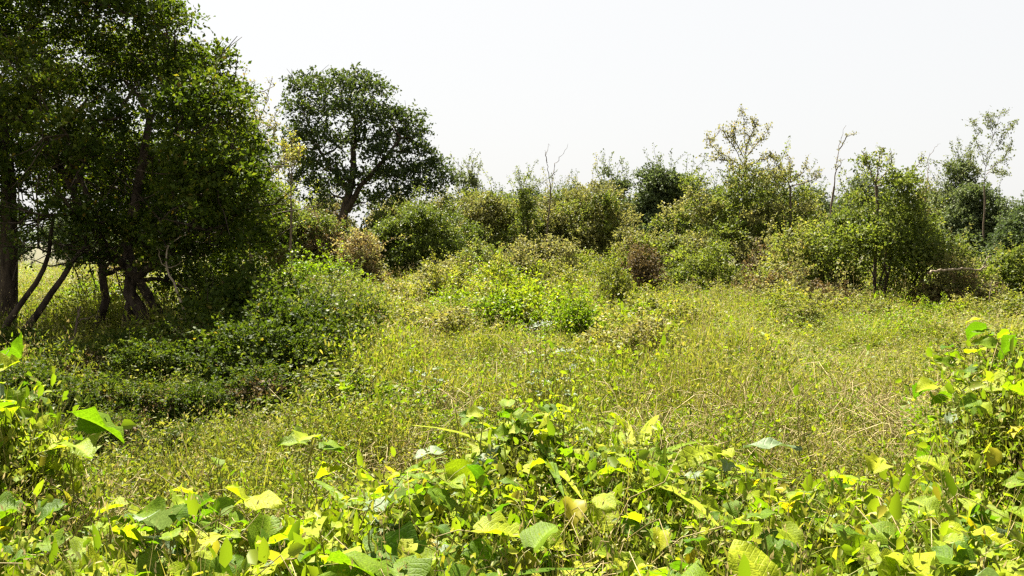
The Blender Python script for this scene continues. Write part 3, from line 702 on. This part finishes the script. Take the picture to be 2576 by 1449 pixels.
a1 = vnoise(x, y, 21, 2.2); a2 = vnoise(x, y, 22, 3.5); a3 = vnoise(x, y, 23, 1.5)
dryer = np.clip(a1 - .5, 0, 1) * (1 - shade) + 1.2 * spot(1.6, 7.2, 1.0) + 1.0 * spot(3.2, 8.0, 1.2) + .6 * spot(2.2, 5.8, .8)
w_weed = 1.5 + 2.5 * shade; w_br = .5 + 5 * np.clip(a3 - .55, 0, 1); w_gr = .5 + .8 * a2 * (1 - shade)
wts = np.stack([w_weed, w_weed, w_br, w_gr, w_gr, .2 + 2.2 * dryer, .25 + 2.5 * np.clip(a2 - .6, 0, 1) + .4 * shade, .9 + a1 * (1 - shade), .9 + a1 * (1 - shade),
    .15 + .9 * np.clip(.45 - a1, 0, 1), .08 + .2 * (y < 9) + 1.5 * dryer * (y < 10), w_br], 1)
wv = np.array([2.5, 2.5, 2.2, .9, .9, .3, .3, .6, .6, 3.2, .5, 2.2])
wts = np.where((vine | (lift > 0))[:, None], wv, wts)
cw = np.cumsum(wts, 1); kind = (R.random(n)[:, None] * cw[:, -1:] > cw).sum(1).clip(0, len(SRC) - 1)
me = bpy.data.meshes.new('meadow_points')
me.vertices.add(n); me.vertices.foreach_set('co', np.stack([x, y, ground_z(x, y) - .02 + lift], 1).astype(np.float32).ravel())
for nm, ty, val in (('kind', 'INT', kind.astype(np.int32)), ('rot', 'FLOAT_VECTOR', np.stack([R.normal(0, .12, n), R.normal(0, .12, n), R.random(n) * 6.28], 1)), ('sc', 'FLOAT_VECTOR', np.stack([s, s, s * hgt * (.7 + .6 * R.random(n)) / np.where(vine | (lift > 0), s, np.maximum(1, s * .72))], 1))):
    a_ = me.attributes.new(nm, ty, 'POINT'); a_.data.foreach_set('vector' if ty == 'FLOAT_VECTOR' else 'value', np.asarray(val).astype(np.int32 if ty == 'INT' else np.float32).ravel())
me.update()
meadow = obj('meadow_grass', me); tag(meadow, 'thick mass of grass and weeds covering the whole meadow', 'grass', kind='stuff')
ng = bpy.data.node_groups.new('meadow', 'GeometryNodeTree')
ng.interface.new_socket('Geometry', in_out='INPUT', socket_type='NodeSocketGeometry')
ng.interface.new_socket('Geometry', in_out='OUTPUT', socket_type='NodeSocketGeometry')
gi = ng.nodes.new('NodeGroupInput'); go = ng.nodes.new('NodeGroupOutput'); jn = ng.nodes.new('GeometryNodeJoinGeometry')
def named(nm, ty):
    q = ng.nodes.new('GeometryNodeInputNamedAttribute'); q.data_type = ty; q.inputs['Name'].default_value = nm
    return q.outputs['Attribute']
ka, ra, sa = named('kind', 'INT'), named('rot', 'FLOAT_VECTOR'), named('sc', 'FLOAT_VECTOR')
for i, o in enumerate(SRC):
    oi = ng.nodes.new('GeometryNodeObjectInfo'); oi.inputs['Object'].default_value = o; oi.inputs['As Instance'].default_value = True
    cmpn = ng.nodes.new('FunctionNodeCompare'); cmpn.data_type = 'INT'; cmpn.operation = 'EQUAL'
    ng.links.new(ka, cmpn.inputs[2]); cmpn.inputs[3].default_value = i
    ip = ng.nodes.new('GeometryNodeInstanceOnPoints')
    ng.links.new(gi.outputs[0], ip.inputs['Points']); ng.links.new(cmpn.outputs[0], ip.inputs['Selection'])
    ng.links.new(oi.outputs['Geometry'], ip.inputs['Instance'])
    ng.links.new(ra, ip.inputs['Rotation']); ng.links.new(sa, ip.inputs['Scale'])
    ng.links.new(ip.outputs[0], jn.inputs[0])
ng.links.new(jn.outputs[0], go.inputs[0])
md = meadow.modifiers.new('scatter', 'NODES'); md.node_group = ng

# --- weed mounds that stand out of the meadow
mound = [bush_meshes(300 + i, dome(np.random.default_rng(300 + i), 1.5, .95, 26, r=(.14, .28)), mt, .034, 420, 5, .5, .2, m2, .3) for i, (mt, m2) in enumerate([('weed', 'fern'), ('weed', 'olive'), ('fern', 'weed'), ('olive', 'brown')])]
ML = ['rounded mound of green weeds in the sunny meadow', 'rounded mound of dull olive weeds in the sunny meadow', 'rounded mound of bright yellow green weeds in the meadow', 'rounded mound of half withered weeds in the meadow']
for i in range(120):
    y = 7.5 + 26 * R.random() ** .9; x = (R.random() - .45) * 1.15 * y
    if x < -.2 * y and y < 15: continue
    k = int(R.choice(4, p=[.38, .3, .17, .15]))
    s_ = (.45 + .6 * R.random()) * (1 + .035 * y)
    bush('weed_mound', ML[k], 'weed', mound[k], (x, y, float(ground_z(x, y)) - .15), R.random() * 6.28, (s_ * (.9 + .4 * R.random()), s_ * (.9 + .4 * R.random()), s_ * (.65 + .4 * R.random())), ['green weed mounds', 'olive weed mounds', 'bright weed mounds', 'withered weed mounds'][k])
shade_m = [bush_meshes(330 + i, dome(np.random.default_rng(330 + i), 1.7, 1.25, 34, r=(.16, .32)), mt, .04, 420, 6, .42, .22, m2, .3) for i, (mt, m2) in enumerate([('tree', 'bush'), ('tree', 'bush'), ('tree', 'brown')])]  # darker tree leaf colour imitates the big tree's shade on these shrubs
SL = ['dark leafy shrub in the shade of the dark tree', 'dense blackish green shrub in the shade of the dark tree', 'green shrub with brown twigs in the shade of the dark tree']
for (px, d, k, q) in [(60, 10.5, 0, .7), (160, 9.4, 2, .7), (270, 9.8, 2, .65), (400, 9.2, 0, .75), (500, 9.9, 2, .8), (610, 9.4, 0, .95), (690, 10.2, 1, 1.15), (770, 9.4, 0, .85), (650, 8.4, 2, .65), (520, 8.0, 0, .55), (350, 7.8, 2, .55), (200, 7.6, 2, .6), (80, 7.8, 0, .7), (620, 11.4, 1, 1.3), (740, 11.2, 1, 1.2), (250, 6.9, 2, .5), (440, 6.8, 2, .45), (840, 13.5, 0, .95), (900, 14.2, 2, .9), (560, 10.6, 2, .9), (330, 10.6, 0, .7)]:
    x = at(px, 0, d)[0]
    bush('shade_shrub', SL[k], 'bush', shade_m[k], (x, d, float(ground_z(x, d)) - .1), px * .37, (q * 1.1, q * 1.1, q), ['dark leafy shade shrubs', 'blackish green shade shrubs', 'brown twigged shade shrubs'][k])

# ------------------------------------------------------------------ big leaved plants in the foreground
def big_leaf(seed, kind):
    """blade from x=0 (stalk end) along +Y, unit length, face up"""
    rng = np.random.default_rng(seed)
    n = 9 if kind != 'strap' else 8
    t = np.linspace(0, 1, n)
    if kind == 'heart': w = .5 * np.sin(np.pi * np.clip(t, 0, 1) ** .62) ** .75 * (1 - .25 * t); w[0] = .16
    elif kind == 'lobed': w = .5 * np.sin(np.pi * t ** .6) ** .7 * (1 + .28 * np.sin(t * 15 + rng.random() * 3)); w[0] = .12
    elif kind == 'ovate': w = .34 * np.sin(np.pi * t ** .75) ** .85; w[0] = .02
    elif kind == 'lance': w = .17 * np.sin(np.pi * t ** .7) ** .9; w[0] = .02
    else: w = .055 * (1 - t ** 2.5) + .004; w[0] = .03
    w = np.maximum(w, .004); w[-1] = .004
    if kind in ('heart', 'lobed', 'ovate'): w = w * (1 + .07 * rng.normal(0, 1, n))
    sag = {'heart': .25, 'lobed': .22, 'ovate': .28, 'lance': .4, 'strap': .75}[kind] * (.4 + 1.3 * rng.random())
    fold = .2 + .55 * rng.random()
    V = []; rib = []
    ph = rng.random() * 6
    for i in range(n):
        zc = .12 * t[i] - sag * t[i] ** 2
        yy = t[i] * (1 - .2 * sag * t[i]) ; xo = .06 * math.sin(t[i] * 3 + ph)
        back = (-.16 if kind in ('heart', 'lobed') else 0) * (1 - t[i]) ** 4
        for u in (-1, -.5, 0, .5, 1):
            ruff = .055 * math.sin(t[i] * 11 + u * 2.4 + ph) * abs(u) * (kind != 'strap')
            V.append((xo + u * w[i], yy + back * abs(u), zc + abs(u) * w[i] * fold - .35 * w[i] * max(0, abs(u) - .5) + ruff)); rib.append(abs(u))
    F = []
    for i in range(n - 1):
        for k in range(4): F.append((i * 5 + k, i * 5 + k + 1, (i + 1) * 5 + k + 1, (i + 1) * 5 + k))
    return V, F, rib

def leaf_mesh(seed, kind, mat, tint):
    V, F, rib = big_leaf(seed, kind)
    g = Geo(); g.add(V, F, tint)
    me = g.mesh('leaf', [M[mat]], True)
    a_ = me.attributes.new('rib', 'FLOAT', 'POINT'); a_.data.foreach_set('value', np.array(rib, np.float32))
    return me
LEAF = {k: [leaf_mesh(400 + 17 * j + 3 * q, k, 'vine', .45) for q in range(5)] for j, k in enumerate(('heart', 'lobed', 'ovate', 'lance', 'strap'))}
PALE = [leaf_mesh(500 + q, k, 'pale', .5) for q, k in enumerate(('lobed', 'ovate', 'lance', 'heart'))]
GOLD = [leaf_mesh(520 + q, k, 'gold', .5) for q, k in enumerate(('ovate', 'heart'))]

def leaf_basis(d, nrm):
    """euler that turns +Y to d and +Z towards nrm"""
    d = Vector(d).normalized(); xx = d.cross(Vector(nrm)).normalized(); zz = xx.cross(d)
    from mathutils import Matrix
    return Matrix((xx, d, zz)).transposed().to_euler()

VL = {'heart': ('vine', 'heart leaved yellow green vine in the foreground thicket', 'heart leaved vines', 13),
      'lobed': ('vine', 'lobed leaved green vine in the foreground thicket', 'lobed leaved vines', 12),
      'ovate': ('leafy_plant', 'oval leaved bright green plant in the foreground thicket', 'oval leaved plants', 15),
      'lance': ('leafy_plant', 'narrow leaved green plant in the foreground thicket', 'narrow leaved plants', 18),
      'strap': ('strap_plant', 'long bladed yellow green grass plant in the foreground thicket', 'long bladed plants', 16)}
def plant(x, y, kind, rng, size=None, h=None, label=None, pale=.035, gold=.02, nleaf=None, rad=.2):
    nm, lb, gr, nl = VL[kind]
    z0 = float(ground_z(x, y)); h = float(h or canopy(x, y)) - z0
    e = obj(nm, None, loc=(x, y, z0)); tag(e, label or lb, 'plant', None if label else gr)
    st = Geo(); leaves = []
    nl = nleaf or int(nl * max(1, h / .85))
    if kind == 'strap':
        for i in range(nl):
            a = rng.random() * 6.28; L = (.35 + .35 * rng.random()) * (size or 1)
            b = np.array([rng.normal(0, .04), rng.normal(0, .04), max(h - .5, .1) + .1 * rng.random()])
            leaves.append((b, np.array([math.cos(a) * .5, math.sin(a) * .5, 1.1]), np.array([-math.cos(a), -math.sin(a), .5]), L))
        st.tube([(0, 0, -.05), (0, 0, max(h - .48, .12))], [.012, .009], 5, .3)
    else:
        ns = 3
        tips = []
        for i in range(ns):
            a = rng.random() * 6.28; q = rad * (.3 + .9 * rng.random())
            tip = np.array([q * math.cos(a), q * math.sin(a), h * (.86 + .18 * rng.random())])
            P = wander((rng.normal(0, .03), rng.normal(0, .03), -.05), tip, 8, .08, rng, .04)
            st.tube(P, np.linspace(.006, .003, 8), 5, .3 + .4 * rng.random()); tips.append(P)
        base = {'heart': .098, 'lobed': .106, 'ovate': .10, 'lance': .145}[kind] * (size or 1)
        for i in range(nl):
            P = tips[i % ns]; t = 1 - .6 * rng.random() ** 1.3
            f = t * 7; j = min(int(f), 6); q = P[j] + (P[j + 1] - P[j]) * (f - j)
            a = rng.random() * 6.28; pl = .05 + .10 * rng.random()
            out = np.array([math.cos(a), math.sin(a), .25 + .5 * rng.random()])
            b = q + unit(out) * pl
            st.tube([q, (q + b) / 2 + np.array([0, 0, .01]), b], [.0025, .002, .0018], 3, .4)
            d = np.array([math.cos(a), math.sin(a), -.1 + rng.normal(0, .4)])
            nrm = np.array([rng.normal(0, .4), rng.normal(0, .4) - .15, 1.0])
            leaves.append((b, d, nrm, base * (.55 + .9 * rng.random())))
    obj('stem', st.mesh('stem', [M['stem']], True), e)
    for (b, d, nrm, L) in leaves:
        u = rng.random()
        me = PALE[rng.integers(4)] if u < pale and kind != 'strap' else GOLD[rng.integers(2)] if u > 1 - gold and kind != 'strap' else LEAF[kind][rng.integers(5)]
        obj('leaf', me, e, b, leaf_basis(d, nrm), (L * (.85 + .3 * rng.random()), L, L))
    return e

rng = np.random.default_rng(77)
cnt = 0
while cnt < 270:
    y = 2.5 + 3.4 * rng.random(); x = (rng.random() * 2 - 1) * (.62 * y + .1)
    if not vine_edge(np.array(x), np.array(y)): continue
    if rng.random() > .35 + .65 * float(vnoise(x, y, 33, .6) > .35): continue
    z = float(vnoise(x, y, 32, .8))
    side = abs(x) > 2.0
    p = [.30, .28, .22, .12, .08] if not side else [.4, .45, .1, .05, 0]
    kind_ = ['heart', 'lobed', 'ovate', 'lance', 'strap'][int(rng.choice(5, p=p))]
    plant(x, y, kind_, rng, size=(.8 + .5 * rng.random()) * (1.3 if y < 3.5 else 1)); cnt += 1
# plants that can be told apart
def pxplant(px, py, d, kind, label, size, nleaf, pale=0, gold=0, rad=.1):
    p = at(px, py, d); plant(p[0], p[1], kind, rng, size, max(p[2], .3), label, pale, gold, nleaf, rad)
pxplant(535, 1145, 5.2, 'heart', 'single round bright leaf on a stalk among shaded weeds', 1.5, 2, rad=.03)
pxplant(1245, 1050, 5.1, 'heart', 'silver backed broad leaf above the thicket hump', 1.5, 3, pale=1, rad=.03)
pxplant(1150, 1030, 5.5, 'lance', 'long pale arching leaf beside the silver backed leaf', 1.6, 2, pale=1, rad=.04)
pxplant(1850, 1135, 4.6, 'lance', 'pale drooping leaves arching over the dry grass', 1.7, 5, pale=.6, rad=.08)
pxplant(2020, 1010, 6.6, 'ovate', 'upright yellow green leaf standing out of the meadow', 1.9, 2, rad=.03)
pxplant(1668, 985, 7.2, 'strap', 'upright yellow green blades standing in the meadow', .7, 5)
pxplant(780, 1050, 5.2, 'lobed', 'yellow green lobed sprig beside the dark hollow', 1.3, 5, rad=.06)
pxplant(395, 1245, 4.2, 'heart', 'single broad golden green leaf on the thicket rim', 1.8, 3, rad=.04)
pxplant(960, 1180, 4.3, 'strap', 'clump of tall yellow green blades at rim of dark hollow', 1.2, 14)
pxplant(880, 1290, 3.6, 'lobed', 'silvery leaved sprig among the dark vine leaves', 1.3, 5, pale=.8, rad=.08)
pxplant(760, 1320, 3.4, 'heart', 'very large yellow green leaf beside the silvery sprig', 2.3, 3, rad=.06)
pxplant(2380, 1310, 3.5, 'heart', 'very large flat yellow leaf among right hand vines', 2.0, 3, gold=.4, rad=.06)
pxplant(2020, 1280, 3.7, 'ovate', 'large folded bright leaf above the brown litter', 2.2, 4, rad=.06)
pxplant(2170, 1160, 5.0, 'heart', 'dark round hanging leaf on a stalk in dry grass', 1.3, 3, rad=.05)
pxplant(120, 1080, 4.4, 'lobed', 'big drooping lobed leaf hanging from left vine hump', 2.0, 4, rad=.08)

# silvery flowering stalk in the meadow
def flower_plant(px, top, d, h, label, nh, seed):
    rng = np.random.default_rng(seed); p = at(px, top, d); z0 = float(ground_z(p[0], d))
    e = obj('flowering_weed', None, loc=(p[0], d, z0)); tag(e, label, 'plant')
    st = Geo(); H = p[2] - z0; lf = Geo()
    for i in range(5):
        tip = np.array([rng.normal(0, .12), rng.normal(0, .1), H * (.7 + .3 * rng.random() if i else 1)])
        P = wander((rng.normal(0, .03), 0, -.05), tip, 8, .06, rng); st.tube(P, np.linspace(.006, .002, 8), 4, .5)
        for k in range(5):
            q = P[2 + rng.integers(6)]; L = .04 + .035 * rng.random(); a = rng.random() * 6.28
            obj('leaf', PALE[rng.integers(3)], e, q, leaf_basis((math.cos(a), math.sin(a), .2), (rng.normal(0, .4), rng.normal(0, .4) - .3, 1)), (L, L, L))
        m = nh
        Q = tip + rng.normal(0, .028, (m, 3)) * np.array([1, 1, .5]); lf2 = Geo()
        lf2.leaves(Q, rng.normal(0, 1, (m, 3)), np.array([0, -.3, 1]) + rng.normal(0, .3, (m, 3)), .016, .012, rng.random(m)); obj('flower_head', lf2.mesh('flower_head', [M['flower']]), e)
    obj('stem', st.mesh('stem', [M['stem']], True), e)
flower_plant(1385, 810, 8.6, 1, 'tall weed with white flower heads and silvery leaves amid the meadow', 22, 5)
flower_plant(1405, 890, 8.0, 1, 'shorter silvery leaved white flowered weed before the taller one', 14, 6)
flower_plant(1100, 930, 8.2, 1, 'lone pale topped weed in the dry grass', 8, 8)
